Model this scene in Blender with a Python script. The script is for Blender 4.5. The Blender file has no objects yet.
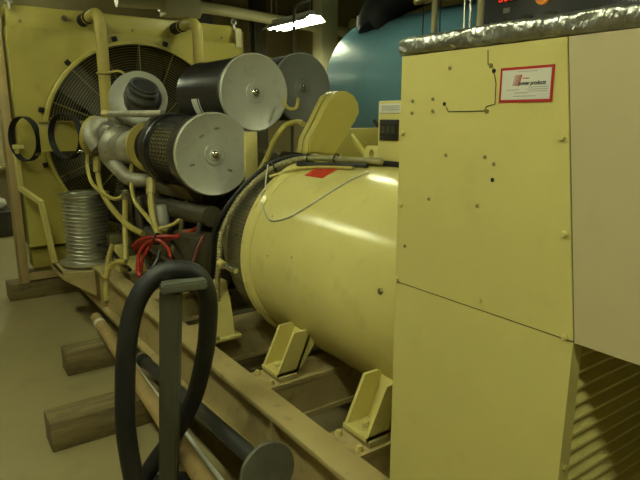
import bpy, bmesh, math, random
from mathutils import Vector, Matrix, noise
random.seed(7)
SC = bpy.context.scene
COL = SC.collection
V = Vector
PI = math.pi

# ------------------------------------------------------------------ camera
EYE = V((0, 0, 1.6)); FPX = 566.0
_p = math.radians(12.36); _y = math.radians(35)
FW = V((-math.cos(_y)*math.cos(_p), math.sin(_y)*math.cos(_p), -math.sin(_p)))
RT = V((math.sin(_y), math.cos(_y), 0)); UP = RT.cross(FW)
cam = bpy.data.cameras.new('camera'); cam.sensor_width = 36; cam.lens = FPX*36/640
cam.clip_start = .05
co = bpy.data.objects.new('camera', cam); COL.objects.link(co)
M = Matrix((RT, UP, -FW)).transposed().to_4x4(); M.translation = EYE
co.matrix_world = M
SC.camera = co

def at(px, py, t):
    """point seen at that place of the photo, t metres deep"""
    return EYE + (FW + RT*((px-320)/FPX) + UP*((240-py)/FPX))*t

# ------------------------------------------------------------------ materials
def lin(c):
    return tuple(((x/255)/12.92 if x/255 <= .04045 else ((x/255+.055)/1.055)**2.4) for x in c)

def mat(name, rgb, rough=.5, metal=0, var=.12, scale=6, bump=0, bscale=40, spots=None, spot_amt=.0, stretch=None):
    m = bpy.data.materials.new(name); m.use_nodes = True
    nt = m.node_tree; N = nt.nodes; L = nt.links
    b = N['Principled BSDF']
    b.inputs['Roughness'].default_value = rough; b.inputs['Metallic'].default_value = metal
    tc = N.new('ShaderNodeTexCoord'); src = tc.outputs['Object']
    if stretch:
        mp = N.new('ShaderNodeMapping'); mp.inputs['Scale'].default_value = stretch
        L.new(src, mp.inputs['Vector']); src = mp.outputs['Vector']
    nz = N.new('ShaderNodeTexNoise'); nz.inputs['Scale'].default_value = scale
    nz.inputs['Detail'].default_value = 6; nz.inputs['Roughness'].default_value = .6
    L.new(src, nz.inputs['Vector'])
    r = N.new('ShaderNodeValToRGB'); c = lin(rgb)
    r.color_ramp.elements[0].position = .3; r.color_ramp.elements[1].position = .7
    r.color_ramp.elements[0].color = tuple(x*(1-var) for x in c)+(1,)
    r.color_ramp.elements[1].color = tuple(min(1, x*(1+var)) for x in c)+(1,)
    L.new(nz.outputs['Fac'], r.inputs['Fac'])
    out = r.outputs['Color']
    if spots:
        n2 = N.new('ShaderNodeTexNoise'); n2.inputs['Scale'].default_value = scale*3.1; n2.inputs['Detail'].default_value = 8
        L.new(src, n2.inputs['Vector'])
        r2 = N.new('ShaderNodeValToRGB'); r2.color_ramp.elements[0].position = .58; r2.color_ramp.elements[1].position = .72
        r2.color_ramp.elements[1].color = (spot_amt,)*3+(1,)
        L.new(n2.outputs['Fac'], r2.inputs['Fac'])
        mx = N.new('ShaderNodeMixRGB'); mx.inputs['Color2'].default_value = lin(spots)+(1,)
        L.new(r2.outputs['Color'], mx.inputs['Fac']); L.new(out, mx.inputs['Color1']); out = mx.outputs['Color']
    L.new(out, b.inputs['Base Color'])
    if bump:
        n3 = N.new('ShaderNodeTexNoise'); n3.inputs['Scale'].default_value = bscale; n3.inputs['Detail'].default_value = 4
        L.new(src, n3.inputs['Vector'])
        bp = N.new('ShaderNodeBump'); bp.inputs['Strength'].default_value = bump; bp.inputs['Distance'].default_value = .01
        L.new(n3.outputs['Fac'], bp.inputs['Height']); L.new(bp.outputs['Normal'], b.inputs['Normal'])
    return m

def emat(name, rgb, strength):
    m = bpy.data.materials.new(name); m.use_nodes = True
    b = m.node_tree.nodes['Principled BSDF']
    b.inputs['Base Color'].default_value = tuple(.6*c_ for c_ in rgb)+(1,)
    b.inputs['Emission Color'].default_value = tuple(rgb)+(1,)
    b.inputs['Emission Strength'].default_value = strength
    return m

LAMP = (1.0, 1.06, .70)
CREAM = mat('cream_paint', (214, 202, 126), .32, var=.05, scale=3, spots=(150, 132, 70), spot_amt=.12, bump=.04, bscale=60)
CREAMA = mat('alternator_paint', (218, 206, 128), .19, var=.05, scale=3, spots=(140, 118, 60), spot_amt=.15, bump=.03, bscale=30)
OCHRE_SHADED = mat('shaded_cream_paint', (174, 162, 78), .4, var=.08, scale=2.5, spots=(120, 104, 50), spot_amt=.2)  # darker copy of the cream paint; weaker light put into the colour
BEIGE = mat('beige_paint', (196, 182, 142), .45, var=.04, scale=4, spots=(150, 132, 96), spot_amt=.12)
SKID = mat('skid_paint', (182, 164, 112), .55, var=.10, scale=5, spots=(112, 94, 60), spot_amt=.45, bump=.08)
TAN = mat('tan_frame_paint', (176, 156, 108), .5, var=.08, scale=4)
HOSEY = mat('ochre_hose', (178, 163, 84), .45, var=.1, scale=10)
GRIME_SHADE = mat('engine_grime_shade', (104, 96, 58), .55, var=.3, scale=7, spots=(40, 36, 22), spot_amt=.7, bump=.15)  # real grime plus the dim light on the engine, both in the colour
GRIME_SHADE_D = mat('engine_dark_grime_shade', (58, 52, 34), .6, var=.35, scale=8, spots=(22, 20, 14), spot_amt=.7, bump=.2)  # deeper tone of the same, part grime, part painted shade
ALU = mat('cast_aluminium', (172, 168, 150), .5, .5, var=.25, scale=9, spots=(80, 74, 54), spot_amt=.5, bump=.25, bscale=30)
CAPM = mat('filter_cap_zinc', (168, 168, 152), .38, .1, var=.06, scale=5, spots=(120, 120, 104), spot_amt=.3)
CAPD = mat('filter_cap_dull', (112, 114, 104), .5, .1, var=.06, scale=5)
BLACKG = mat('black_gloss_paint', (34, 33, 31), .3, var=.2, scale=5)
BLACKG.node_tree.nodes['Principled BSDF'].inputs['Specular IOR Level'].default_value = .9
BLACKM = mat('black_matte', (20, 19, 17), .7, var=.25, scale=9)
RUBBER = mat('black_rubber_hose', (21, 21, 20), .55, var=.25, scale=14, bump=.1, bscale=25)
RUBG = mat('grey_rubber', (62, 61, 54), .6, var=.2, scale=10, bump=.1)
PAPER = mat('pleated_paper', (222, 206, 112), .8, var=.15, scale=20)
STEEL = mat('corrugated_steel', (196, 194, 178), .32, .78, var=.08, scale=6)
CHROME = mat('bright_steel', (225, 222, 210), .15, 1, var=.05)
BOLT = mat('bolt_zinc', (150, 140, 92), .4, .6, var=.2, scale=30)
DARKHOLE = mat('dark_gap', (16, 15, 11), .8, var=.2)
POST = mat('post_grey_paint', (86, 87, 74), .5, var=.12, scale=5, spots=(60, 60, 48), spot_amt=.3, stretch=(6, 6, 1))
DISC = mat('base_grey_iron', (98, 98, 84), .6, var=.18, scale=8, spots=(60, 60, 48), spot_amt=.4)
POLE = mat('dark_grey_pole', (62, 62, 60), .35, .2, var=.2, scale=6)
CARD = mat('cardboard', (164, 140, 90), .75, var=.16, scale=7, spots=(120, 92, 48), spot_amt=.5)
WOOD = mat('old_timber', (116, 102, 62), .8, var=.35, scale=5, spots=(60, 50, 28), spot_amt=.7, bump=.4, bscale=12, stretch=(6, .8, 6))
WHITEP = mat('white_plastic', (222, 220, 206), .4, var=.05)
LABEL = mat('paper_label', (222, 220, 208), .6, var=.04, scale=15)
REDL = mat('red_print', (176, 30, 22), .5, var=.08)
INK = mat('black_print', (16, 15, 15), .6, var=.1)
GREYINK = mat('grey_print', (150, 146, 140), .6, var=.1)
STICK = mat('red_sticker', (206, 62, 34), .5, var=.12, scale=14)
REDC = mat('red_cable', (150, 36, 22), .4, var=.15, scale=12)
CABLE = mat('black_cable', (18, 17, 16), .4, var=.2)
CONDG = mat('grey_conduit', (150, 142, 100), .5, var=.12, scale=12)
WIRE = mat('thin_grey_wire', (206, 206, 192), .4, .3, var=.1)
TEAL = mat('teal_paint', (92, 134, 148), .34, var=.08, scale=3, spots=(78, 116, 134), spot_amt=.3)
FOIL = mat('crumpled_foil', (168, 168, 160), .33, .88, var=.18, scale=20, bump=.6, bscale=60, stretch=(1, .5, .5))
CORE = mat('radiator_core', (30, 27, 18), .7, var=.3, scale=14)
GUARDM = mat('guard_wire', (128, 116, 60), .45, var=.1)
MESHB = mat('black_mesh', (40, 38, 30), .6, var=.3, scale=60)
WALL = mat('wall_paint', (176, 164, 118), .8, var=.1, scale=1.2, spots=(146, 134, 92), spot_amt=.3)
WALLP = mat('wall_paint_pale', (150, 138, 92), .8, var=.06, scale=1.2)
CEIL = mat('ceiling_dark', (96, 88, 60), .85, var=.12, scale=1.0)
FLOOR = mat('floor_paint', (152, 140, 98), .42, var=.07, scale=1.3, spots=(124, 108, 66), spot_amt=.3, bump=.03, bscale=6)
COLM = mat('column_paint', (206, 196, 150), .6, var=.05, scale=2)
DUCT = mat('duct_paint', (196, 186, 140), .45, var=.06, scale=2)
REFL = mat('lamp_reflector_white', (235, 235, 225), .4, var=.03)
TUBES = {k: emat('fluorescent_tube', LAMP, k) for k in (28, 36, 62, 70, 78, 85, 120)}
REDGLOW = emat('red_led', (1.0, .05, .02), .6)
AMBER = emat('amber_lamp', (1.0, .35, .05), .25)

# ------------------------------------------------------------------ mesh helpers
def frame(d):
    d = V(d).normalized()
    a = V((0, 0, 1)) if abs(d.z) < .9 else V((0, 1, 0))
    u = a.cross(d).normalized(); w = d.cross(u)
    return u, w, d

def spline(pts, sub=6, closed=False):
    pts = [V(p) for p in pts]
    if len(pts) < 3: return pts
    out = []; n = len(pts)
    rng = range(n if closed else n-1)
    for i in rng:
        if closed: p0, p1, p2, p3 = pts[i-1], pts[i], pts[(i+1) % n], pts[(i+2) % n]
        else:
            p1, p2 = pts[i], pts[i+1]
            p0 = pts[i-1] if i else p1*2-p2
            p3 = pts[i+2] if i+2 < n else p2*2-p1
        for k in range(sub):
            t = k/sub
            out.append(.5*((2*p1)+(p2-p0)*t+(2*p0-5*p1+4*p2-p3)*t*t+(3*p1-p0-3*p2+p3)*t**3))
    if not closed: out.append(pts[-1])
    return out

class MB:
    def __init__(s): s.b = bmesh.new()
    def face(s, vs):
        try: s.b.faces.new(vs)
        except ValueError: pass
    def box(s, lo, hi, bev=0, rot=None, pivot=None):
        lo, hi = V(lo), V(hi)
        r = bmesh.ops.create_cube(s.b, size=1)
        vs = r['verts']; c = (lo+hi)/2; d = hi-lo
        for v in vs: v.co = V((v.co.x*d.x, v.co.y*d.y, v.co.z*d.z))+c
        if bev:
            es = list({e for v in vs for e in v.link_edges})
            q = bmesh.ops.bevel(s.b, geom=es, offset=bev, segments=2, affect='EDGES', profile=.5)
            vs = list({v for f in q['faces'] for v in f.verts} | {v for v in vs if v.is_valid})
        if rot is not None:
            pv = V(pivot) if pivot is not None else c
            for v in vs: v.co = rot @ (v.co-pv) + pv
        return s
    def rings(s, rs, cap0=True, cap1=True, closed=False):
        R = [[s.b.verts.new(p) for p in r] for r in rs]
        n = len(R[0]); m = len(R)
        for i in range(m if closed else m-1):
            a, c = R[i], R[(i+1) % m]
            for j in range(n):
                s.face((a[j], a[(j+1) % n], c[(j+1) % n], c[j]))
        if not closed:
            if cap0: s.face(tuple(reversed(R[0])))
            if cap1: s.face(tuple(R[-1]))
        return s
    def lathe(s, prof, org, axis, seg=40, cap0=True, cap1=True):
        u, w, d = frame(axis); org = V(org)
        return s.rings([[org+d*h+(u*math.cos(2*PI*j/seg)+w*math.sin(2*PI*j/seg))*max(r, 1e-5) for j in range(seg)] for r, h in prof], cap0, cap1)
    def cyl(s, p0, p1, r, r1=None, seg=20):
        p0, p1 = V(p0), V(p1); d = p1-p0
        return s.lathe([(r, 0), (r if r1 is None else r1, d.length)], p0, d, seg)
    def tube(s, pts, r, seg=10, sub=6, closed=False, raw=False):
        P = [V(p) for p in pts] if raw else spline(pts, sub, closed)
        n = len(P); R = []; u = None
        for i, p in enumerate(P):
            if closed: t = P[(i+1) % n]-P[i-1]
            else: t = P[min(i+1, n-1)]-P[max(i-1, 0)]
            if t.length < 1e-9: t = V((0, 0, 1))
            t.normalize()
            if u is None: u = frame(t)[0]
            u = (u-t*u.dot(t)).normalized(); w = t.cross(u)
            rr = r(i/(n-1)) if callable(r) else r
            R.append([p+(u*math.cos(2*PI*j/seg)+w*math.sin(2*PI*j/seg))*rr for j in range(seg)])
        return s.rings(R, closed=closed)
    def prism(s, poly, ext):
        ext = V(ext)
        a = [s.b.verts.new(V(p)) for p in poly]; c = [s.b.verts.new(V(p)+ext) for p in poly]
        n = len(a)
        s.face(tuple(a)); s.face(tuple(reversed(c)))
        for i in range(n): s.face((a[i], a[(i+1) % n], c[(i+1) % n], c[i]))
        return s
    def torus(s, c, axis, R, r, seg=48, rs=8, sq=1.0):
        u, w, d = frame(axis); c = V(c)
        P = [c+(u*math.cos(2*PI*i/seg)*sq+w*math.sin(2*PI*i/seg))*R for i in range(seg)]
        return s.tube(P, r, rs, closed=True, raw=True)
    def build(s, name, m, parent=None, angle=35):
        bmesh.ops.recalc_face_normals(s.b, faces=s.b.faces[:])
        off = root_loc(parent)
        if off.length: bmesh.ops.translate(s.b, verts=s.b.verts[:], vec=-off)
        me = bpy.data.meshes.new(name); s.b.to_mesh(me); s.b.free()
        me.materials.append(m)
        for p in me.polygons: p.use_smooth = True
        me.set_sharp_from_angle(angle=math.radians(angle))
        o = bpy.data.objects.new(name, me); COL.objects.link(o)
        if parent is not None: o.parent = parent
        return o

def root_loc(o):
    l = V((0, 0, 0))
    while o is not None: l += o.location; o = o.parent
    return l

def tag(o, label=None, cat=None, group=None, kind=None):
    for k, v in (('label', label), ('category', cat), ('group', group), ('kind', kind)):
        if v: o[k] = v
    return o

def thing(name, loc, label, cat, group=None):
    o = bpy.data.objects.new(name, None); COL.objects.link(o); o.location = loc
    o.empty_display_size = .1
    return tag(o, label, cat, group)

def copy_tree(o, parent=None):
    c = o.copy(); COL.objects.link(c)
    if parent is not None: c.parent = parent
    for ch in list(o.children): copy_tree(ch, c)
    return c

def recenter(o):
    """put a single-mesh thing's origin at the middle of its base"""
    vs = o.data.vertices
    c = V((sum((v.co.x for v in vs))/len(vs), sum((v.co.y for v in vs))/len(vs), min(v.co.z for v in vs)))
    for v in vs: v.co -= c
    o.location = c
    return o

def struct(name, mb, m):
    return tag(mb.build(name, m), kind='structure')

def bolt(p, n, r, parent, m=None, h=None, name='bolt'):
    h = h or r*.7
    return MB().lathe([(r, -.001), (r, h*.7), (r*.8, h)], p, n, 6).build(name, m or BOLT, parent)

# ------------------------------------------------------------------ room
X0, X1, Y0, Y1, ZC = -11.0, 4.0, -3.5, 7.0, 3.7
struct('floor', MB().box((X0, Y0, -.1), (X1, Y1, 0)), FLOOR)
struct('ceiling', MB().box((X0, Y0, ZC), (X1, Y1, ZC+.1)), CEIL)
struct('wall_back', MB().box((X0-.1, Y0, 0), (X0, Y1, ZC)), WALL)
struct('wall_right', MB().box((X0, Y1, 0), (X1, Y1+.1, ZC)), WALL)
struct('wall_left', MB().box((X0, Y0-.1, 0), (X1, Y0, ZC)), WALL)
struct('wall_front', MB().box((X1, Y0, 0), (X1+.1, Y1, ZC)), WALL)

c = thing('column', (-7.5, 5.35, 0), 'pale cream square column beside the bright ceiling lamp, behind the air filters', 'column')
MB().box((-7.63, 5.2, 0), (-7.37, 5.5, ZC), .01).build('shaft', COLM, c)
for i, (y, lab) in enumerate(((4.55, 'dark steel column seen beneath the bright lamp, behind the middle filter'), (3.65, 'dark steel column behind the right end of the radiator'))):
    c = thing('steel_column', (-8.2, y, 0), lab, 'column', None)
    MB().box((-8.3, y-.10, 0), (-8.28, y+.10, ZC)).box((-8.12, y-.10, 0), (-8.10, y+.10, ZC)).box((-8.28, y-.01, 0), (-8.12, y+.01, ZC)).build('shaft', GRIME_SHADE_D, c)
t = thing('wall_cabinet', (-8.0, 6.33, 0), 'tall tan locker standing beyond the pale column, above the teal tank end', 'cabinet')
MB().box((-8.25, 5.85, 0), (-7.95, 6.8, 3.6), .01).build('body', WALLP, t)
MB().box((-7.945, 5.9, .1), (-7.935, 6.3, 3.5)).build('door', WALLP, t)
MB().box((-7.945, 6.34, .1), (-7.935, 6.75, 3.5)).build('door', WALLP, t)

# overhead duct crossing behind the radiator
t = thing('overhead_duct', (-7.5, 3.9, 2.9), 'pale round duct crossing the back of the room above the radiator', 'duct')
MB().tube([(-7.5, 2.2, 2.98), (-7.5, 3.3, 3.02), (-7.5, 4.7, 2.95), (-7.5, 6.9, 2.83)], .075, 20).build('pipe', DUCT, t)
MB().box((-7.62, 2.78, 2.86), (-7.38, 3.26, 3.12), .015).build('duct_box', DUCT, t)
for y in (2.76, 3.28, 5.9): MB().cyl((-7.5, y-.02, 3.005), (-7.5, y+.02, 3.005), .1, seg=24).build('flange', DUCT, t)
MB().cyl((-7.5, 4.4, 3.0), (-7.5, 4.4, ZC), .008, seg=8).build('hanger_rod', STEEL, t)
MB().cyl((-7.5, 3.02, 3.1), (-7.5, 3.02, ZC), .008, seg=8).build('hanger_rod', STEEL, t)

# fluorescent fittings, hung along the room; some unseen ones added to brighten
def fixture(x, y, z, label, power):
    t = thing('fluorescent_fitting', (x, y, z), label, 'ceiling lamp', 'fluorescent fittings hung from the ceiling')
    L = .50
    sec = [(-.16, 0), (-.075, .07), (.075, .07), (.16, 0), (.155, -.004), (.07, .06), (-.07, .06), (-.155, -.004)]
    MB().prism([(x-L, y+a, z+b) for a, b in sec], (2*L, 0, 0)).build('reflector', REFL, t)
    MB().box((x-L+.05, y-.04, z+.07), (x+L-.05, y+.04, z+.12), .005).build('ballast_box', REFL, t)
    for s in (-1, 1):
        tb = MB().cyl((x-L+.02, y+s*.06, z+.02), (x+L-.02, y+s*.06, z+.02), .019, seg=12).build('lamp_tube', TUBES[power], t)
        MB().cyl((x+s*.38, y, z+.12), (x+s*.45, y, ZC), .006, seg=8).build('hanger_rod', STEEL, t)
    return t
FIX = [(-6.38, 4.05, 2.71, 'bright double tube lamp hanging in front of the pale column', 85),
       (-4.7, -.25, 2.95, 'double tube lamp hanging over the floor left of the radiator', 36),
       (-1.9, -.2, 2.95, 'added double tube lamp brightening the alternator and the near filter cap', 78),  # unseen lamp added to lift the alternator and filter cap
       (.45, -.15, 2.95, 'double tube lamp hanging over the near end of the generator', 62),
       (-4.1, 2.75, 3.0, 'double tube lamp hanging over the engine', 28),
       (-.6, 2.75, 3.0, 'added double tube lamp over the control cabinet brightening foil and alternator top', 70),  # unseen lamp added for more light on foil and alternator top
       (-9.2, 1.6, 3.4, 'added unseen double tube lamp behind the radiator brightening the back wall', 120)]  # added out of view so the back wall gets light
for a in FIX: fixture(*a)
# thin conduit that drops in front of the lamp
t = thing('electrical_conduit', (-6.05, 3.6, 0), 'thin dark conduit dropping in front of the bright lamp with a bend at its top', 'conduit')
cd = [at(292, 140, 6.3), at(294, 60, 6.3), at(294, 20, 6.3), at(294.5, 9, 6.3), at(298, 5, 6.3), at(309, -1, 6.1), at(330, -9, 5.8)]
MB().tube([V((cd[0].x, cd[0].y, 0))]+cd, .016, 10, 5).build('pipe', GRIME_SHADE_D, t)

# ------------------------------------------------------------------ timber sleepers
def sleeper(x, y0, y1, w, label, h=.155):
    mb = MB().box((x-w/2, y0, 0), (x+w/2, y1, h), .008)
    bmesh.ops.subdivide_edges(mb.b, edges=[e for e in mb.b.edges if e.calc_length() > .5], cuts=24)
    for v in mb.b.verts:
        if .01 < v.co.z < h-.02 or abs(v.co.x-x) > w*.45:
            v.co.x += .006*noise.noise(v.co*5)
        if v.co.z < h*.5: v.co.z = max(0, v.co.z)
    o = mb.build('timber_sleeper', WOOD); o.name = 'timber_sleeper'
    return tag(recenter(o), label, 'timber', 'timber sleepers under the skid' if h < .2 else None)
sleeper(-2.845, .35, 2.9, .175, 'old timber sleeper nearest the camera, sticking out beside the hose')
sleeper(-3.68, .59, 2.9, .16, 'middle timber sleeper whose end sticks out behind the black hose')
sleeper(-5.55, .49, 2.95, .2, 'farthest timber sleeper, at the foot of the radiator')
sleeper(-1.585, .72, .975, .16, 'short timber block under the round grey base plate of the lying pole', .262)

# ------------------------------------------------------------------ skid
YC = 1.716
sk = thing('skid_frame', (-3.2, YC, .155), 'tan steel skid of two long beams carrying engine and alternator', 'skid frame')
def ibeam(y0, y1, x0=-5.38, x1=-.5, z0=.155, z1=.47):
    tf = .024; tw = .02; ym = (y0+y1)/2
    return MB().box((x0, y0, z0), (x1, y1, z0+tf), .003).box((x0, y0, z1-tf), (x1, y1, z1), .003).box((x0, ym-tw/2, z0+tf), (x1, ym+tw/2, z1-tf))
ibeam(.985, 1.10).build('beam', SKID, sk)
ibeam(2.332, 2.447).build('beam', SKID, sk)
for x in (-4.9, -4.2, -3.5, -2.75, -2.03, -1.425, -.75):
    MB().box((x-.09, 1.055, .27), (x+.09, 2.377, .29)).box((x-.09, 1.101, .446), (x+.09, 2.331, .466)).box((x+.06, 1.055, .29), (x+.075, 2.377, .446)).build('cross_member', SKID, sk)
for x in (-2.03, -1.425):
    for s in (-1, 1):
        y = YC+s*.52
        MB().box((x-.075, y-.04, .466), (x+.075, y+.05, .49), .003).build('mounting_pad', SKID, sk)
        for dx in (-.06, .06): bolt((x+dx, YC+s*.595, .466), (0, 0, 1), .012, sk, CREAM, .02, 'jack_bolt')
# stiffeners in the web of the near beam
for x in (-4.3, -3.0, -1.75): MB().box((x-.006, .99, .18), (x+.006, 1.032, .446)).build('stiffener', SKID, sk)
# outrigger step that carries the bellows
br = MB()
br.prism([(-4.95, .77, .425), (-4.5, .77, .425), (-4.42, .986, .425), (-4.95, .986, .425)], (0, 0, .012))
br.box((-4.95, .98, .44), (-4.42, 1.3, .452)).box((-4.95, .98, .437), (-4.42, 1.3, .44))
br.prism([(-4.5, .77, .425), (-4.5, .77, .385), (-4.42, .986, .24), (-4.42, .986, .425)], (-.012, 0, 0))
br.prism([(-4.95, .77, .425), (-4.95, .77, .385), (-4.95, .986, .24), (-4.95, .986, .425)], (-.012, 0, 0))
br.prism([(-4.95, .77, .385), (-4.5, .77, .385), (-4.5, .77, .437), (-4.95, .77, .437)], (0, .01, 0))
br.build('step_bracket', SKID, sk)

# cranked stay from the step up to the radiator
hr = MB()
def flat(pts, w, th, wdir):
    wd = V(wdir).normalized()
    P = [V(p) for p in pts]; R = []
    for i, p in enumerate(P):
        t_ = (P[min(i+1, len(P)-1)]-P[max(i-1, 0)]).normalized()
        a = (wd-t_*wd.dot(t_)).normalized(); n = t_.cross(a)
        R.append([p+a*w/2+n*th/2, p-a*w/2+n*th/2, p-a*w/2-n*th/2, p+a*w/2-n*th/2])
    return R
hr.rings(flat([(-4.87, .785, .44), (-4.93, .74, .93), (-5.18, .64, 1.02), (-5.24, .64, 1.37)], .05, .03, (1, .3, 0)))
hr.build('stay_bar', CREAM, sk)
MB().box((-5.27, .62, 1.34), (-5.2, .70, 1.37)).build('stay_bar_clip', CREAM, sk)

# ------------------------------------------------------------------ radiator
ra = thing('radiator', (-5.45, YC, .155), 'large yellow radiator with round fan guard at far end of the skid', 'radiator')
XR = -5.3; FZ = 1.40; FR = .845
pl = MB()   # front shroud panel with a round opening
N_ = 96
def rect_pt(a, y0, y1, z0, z1):
    c, s_ = math.cos(a), math.sin(a)
    k = 1e9
    if abs(c) > 1e-6: k = min(k, ((y1-YC) if c > 0 else (y0-YC))/c)
    if abs(s_) > 1e-6: k = min(k, ((z1-FZ) if s_ > 0 else (z0-FZ))/s_)
    return YC+c*k, FZ+s_*k
ang = sorted([2*PI*i/N_ for i in range(N_)] + [math.atan2(z-FZ, y-YC) % (2*PI) for y in (.68, 2.755) for z in (.50, 2.30)])
ro = [rect_pt(a, .68, 2.755, .50, 2.30) for a in ang]
ri = [(YC+math.cos(a)*FR, FZ+math.sin(a)*FR) for a in ang]
n = len(ang)
fo = [pl.b.verts.new((XR, y, z)) for y, z in ro]; fi = [pl.b.verts.new((XR, y, z)) for y, z in ri]
bo = [pl.b.verts.new((XR-.02, y, z)) for y, z in ro]; bi = [pl.b.verts.new((XR-.02, y, z)) for y, z in ri]
for i in range(n):
    j = (i+1) % n
    pl.face((fo[i], fo[j], fi[j], fi[i])); pl.face((bo[i], bi[i], bi[j], bo[j]))
    pl.face((fo[i], bo[i], bo[j], fo[j])); pl.face((fi[i], fi[j], bi[j], bi[i]))
pl.build('shroud_panel', OCHRE_SHADED, ra)
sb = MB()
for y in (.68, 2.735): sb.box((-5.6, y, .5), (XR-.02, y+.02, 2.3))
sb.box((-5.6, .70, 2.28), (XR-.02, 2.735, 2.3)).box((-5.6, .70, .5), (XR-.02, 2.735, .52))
sb.build('shroud_box', OCHRE_SHADED, ra)
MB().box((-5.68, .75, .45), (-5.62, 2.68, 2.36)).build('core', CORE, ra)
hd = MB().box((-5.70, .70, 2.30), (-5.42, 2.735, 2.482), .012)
hd.build('header_tank', OCHRE_SHADED, ra)
MB().box((-5.68, .70, .28), (-5.42, 2.735, .45), .01).build('bottom_tank', OCHRE_SHADED, ra)
for y in (.595, 2.775):
    MB().box((-5.62, y, .155), (-5.42, y+.065, 2.44), .004).build('side_channel', TAN, ra)
for y0, y1 in ((.66, .985), (2.45, 2.775)): MB().box((-5.60, y0, .17), (-5.44, y1, .24)).build('sill', TAN, ra)
MB().lathe([(FR+.004, 0), (FR+.010, .008), (FR+.010, .04), (FR, .05), (FR-.022, .05), (FR-.022, .04), (FR-.005, .03), (FR-.005, 0)], (XR-.001, YC, FZ), (1, 0, 0), 96, False, False).build('fan_ring', OCHRE_SHADED, ra)
wg = MB()
for k in range(32):
    r = FR-.03-k*.0215
    wg.torus((XR+.045, YC, FZ), (1, 0, 0), r, .0017, 72, 4)
wg.build('wire_guard', GUARDM, ra)
st = MB()
for k in range(16):
    a = 2*PI*k/16
    st.cyl((XR+.040, YC+math.cos(a)*.16, FZ+math.sin(a)*.16), (XR+.040, YC+math.cos(a)*(FR-.025), FZ+math.sin(a)*(FR-.025)), .004, seg=5)
st.build('guard_spokes', GUARDM, ra)
for k in range(12):
    a = 2*PI*(k+.45)/12
    p = V((XR, YC+math.cos(a)*(FR+.035), FZ+math.sin(a)*(FR+.035)))
    MB().box(p+V((0, -.02, -.02)), p+V((.035, .02, .02)), .004, Matrix.Rotation(a, 3, 'X')).build('guard_clip', BLACKM, ra)
fan = MB().cyl((-5.5, YC, FZ), (-5.36, YC, FZ), .16, seg=28).build('fan_hub', BLACKM, ra)
for k in range(6):
    a = 2*PI*k/6+.3
    e = V((0, math.cos(a), math.sin(a))); w_ = V((0, -math.sin(a), math.cos(a)))
    base = V((-5.43, YC, FZ))
    rr = [[base+e*r_+w_*wd*.5+V((.05*s_, 0, 0)), base+e*r_+w_*wd*.5+V((.05*s_-.008, 0, 0)), base+e*r_-w_*wd*.5+V((-.05*s_-.008, 0, 0)), base+e*r_-w_*wd*.5+V((-.05*s_, 0, 0))] for r_, wd, s_ in ((.15, .18, 1.2), (.45, .25, 1), (.8, .3, .7))]
    MB().rings(rr).build('fan_blade', GRIME_SHADE_D, ra)
# lifting eyes, studs, sight glass fitting
for y in (.70, 2.70):
    MB().torus((-5.40, y+.03, 2.515), (1, 0, 0), .025, .011, 20, 8).build('lifting_eye', STEEL, ra)
    MB().cyl((-5.40, y+.03, 2.44), (-5.40, y+.03, 2.5), .012, seg=10).build('eye_stud', STEEL, ra)
MB().box((-5.32, 2.69, 2.26), (-5.285, 2.75, 2.44), .004).build('corner_strap', COLM, ra)
g = MB().tube([at(65, 13, 5.02), at(67, 19, 5.02), at(67, 24, 5.0), at(69, 29, 4.98), at(73, 31, 4.97), at(79, 32, 4.97)], .009, 8)
g.build('vent_pipe', HOSEY, ra)
MB().cyl((-5.425, 1.14, 2.41), (-5.39, 1.14, 2.41), .022, seg=12).build('plug', GRIME_SHADE, ra)
for y in (.8, 1.72, 2.6): bolt((-5.42, y, 2.36), (1, 0, 0), .014, ra)
# horizontal guard plate in front of the fan
gb = MB().box((-4.95, .785, 1.33), (-4.935, 1.19, 1.555), .004)
gb.box((-4.95, .785, 1.552), (-4.90, 1.19, 1.562)).box((-4.95, .785, 1.325), (-4.90, 1.19, 1.335))
gb.box((-5.30, .80, 1.41), (-4.95, .84, 1.47))
gb.build('guard_plate', OCHRE_SHADED, ra)

# ------------------------------------------------------------------ engine
en = thing('diesel_engine', (-3.8, YC, .47), 'grimy V diesel engine between the radiator and the alternator', 'engine')
MB().box((-4.75, 1.45, .60), (-2.8, 1.98, 1.12), .02).build('block', GRIME_SHADE_D, en)
MB().prism([(-4.6, 1.40, .60), (-4.6, 1.5, .49), (-4.6, 1.93, .49), (-4.6, 2.03, .60)], (1.7, 0, 0)).build('oil_pan', GRIME_SHADE_D, en)
MB().box((-4.98, 1.35, .75), (-4.76, 2.08, 1.25), .03).build('gear_case', GRIME_SHADE_D, en)
MB().cyl((-5.06, YC, 1.0), (-4.98, YC, 1.0), .16, seg=32).build('crank_pulley', BLACKM, en)
MB().cyl((-5.36, YC, FZ), (-4.98, YC, 1.22), .05, seg=16).build('fan_drive', BLACKM, en)
for s in (-1, 1):
    for k in range(4):
        x = -4.55+k*.36
        rot = Matrix.Rotation(-s*math.radians(35), 3, 'X')
        c0 = V((x+.16, YC+s*.33, 1.17))
        MB().box(c0-V((.15, .11, .10)), c0+V((.15, .11, .10)), .015, rot).build('cylinder_head', GRIME_SHADE, en)
        c1 = c0+rot @ V((0, 0, .14))
        MB().box(c1-V((.13, .09, .04)), c1+V((.13, .09, .04)), .02, rot).build('rocker_cover', GRIME_SHADE, en)
    MB().tube([(-4.6, YC+s*.42, 1.0), (-3.6, YC+s*.44, 1.02), (-2.9, YC+s*.42, 1.05)], .06, 14).build('exhaust_manifold', GRIME_SHADE_D, en)
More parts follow.
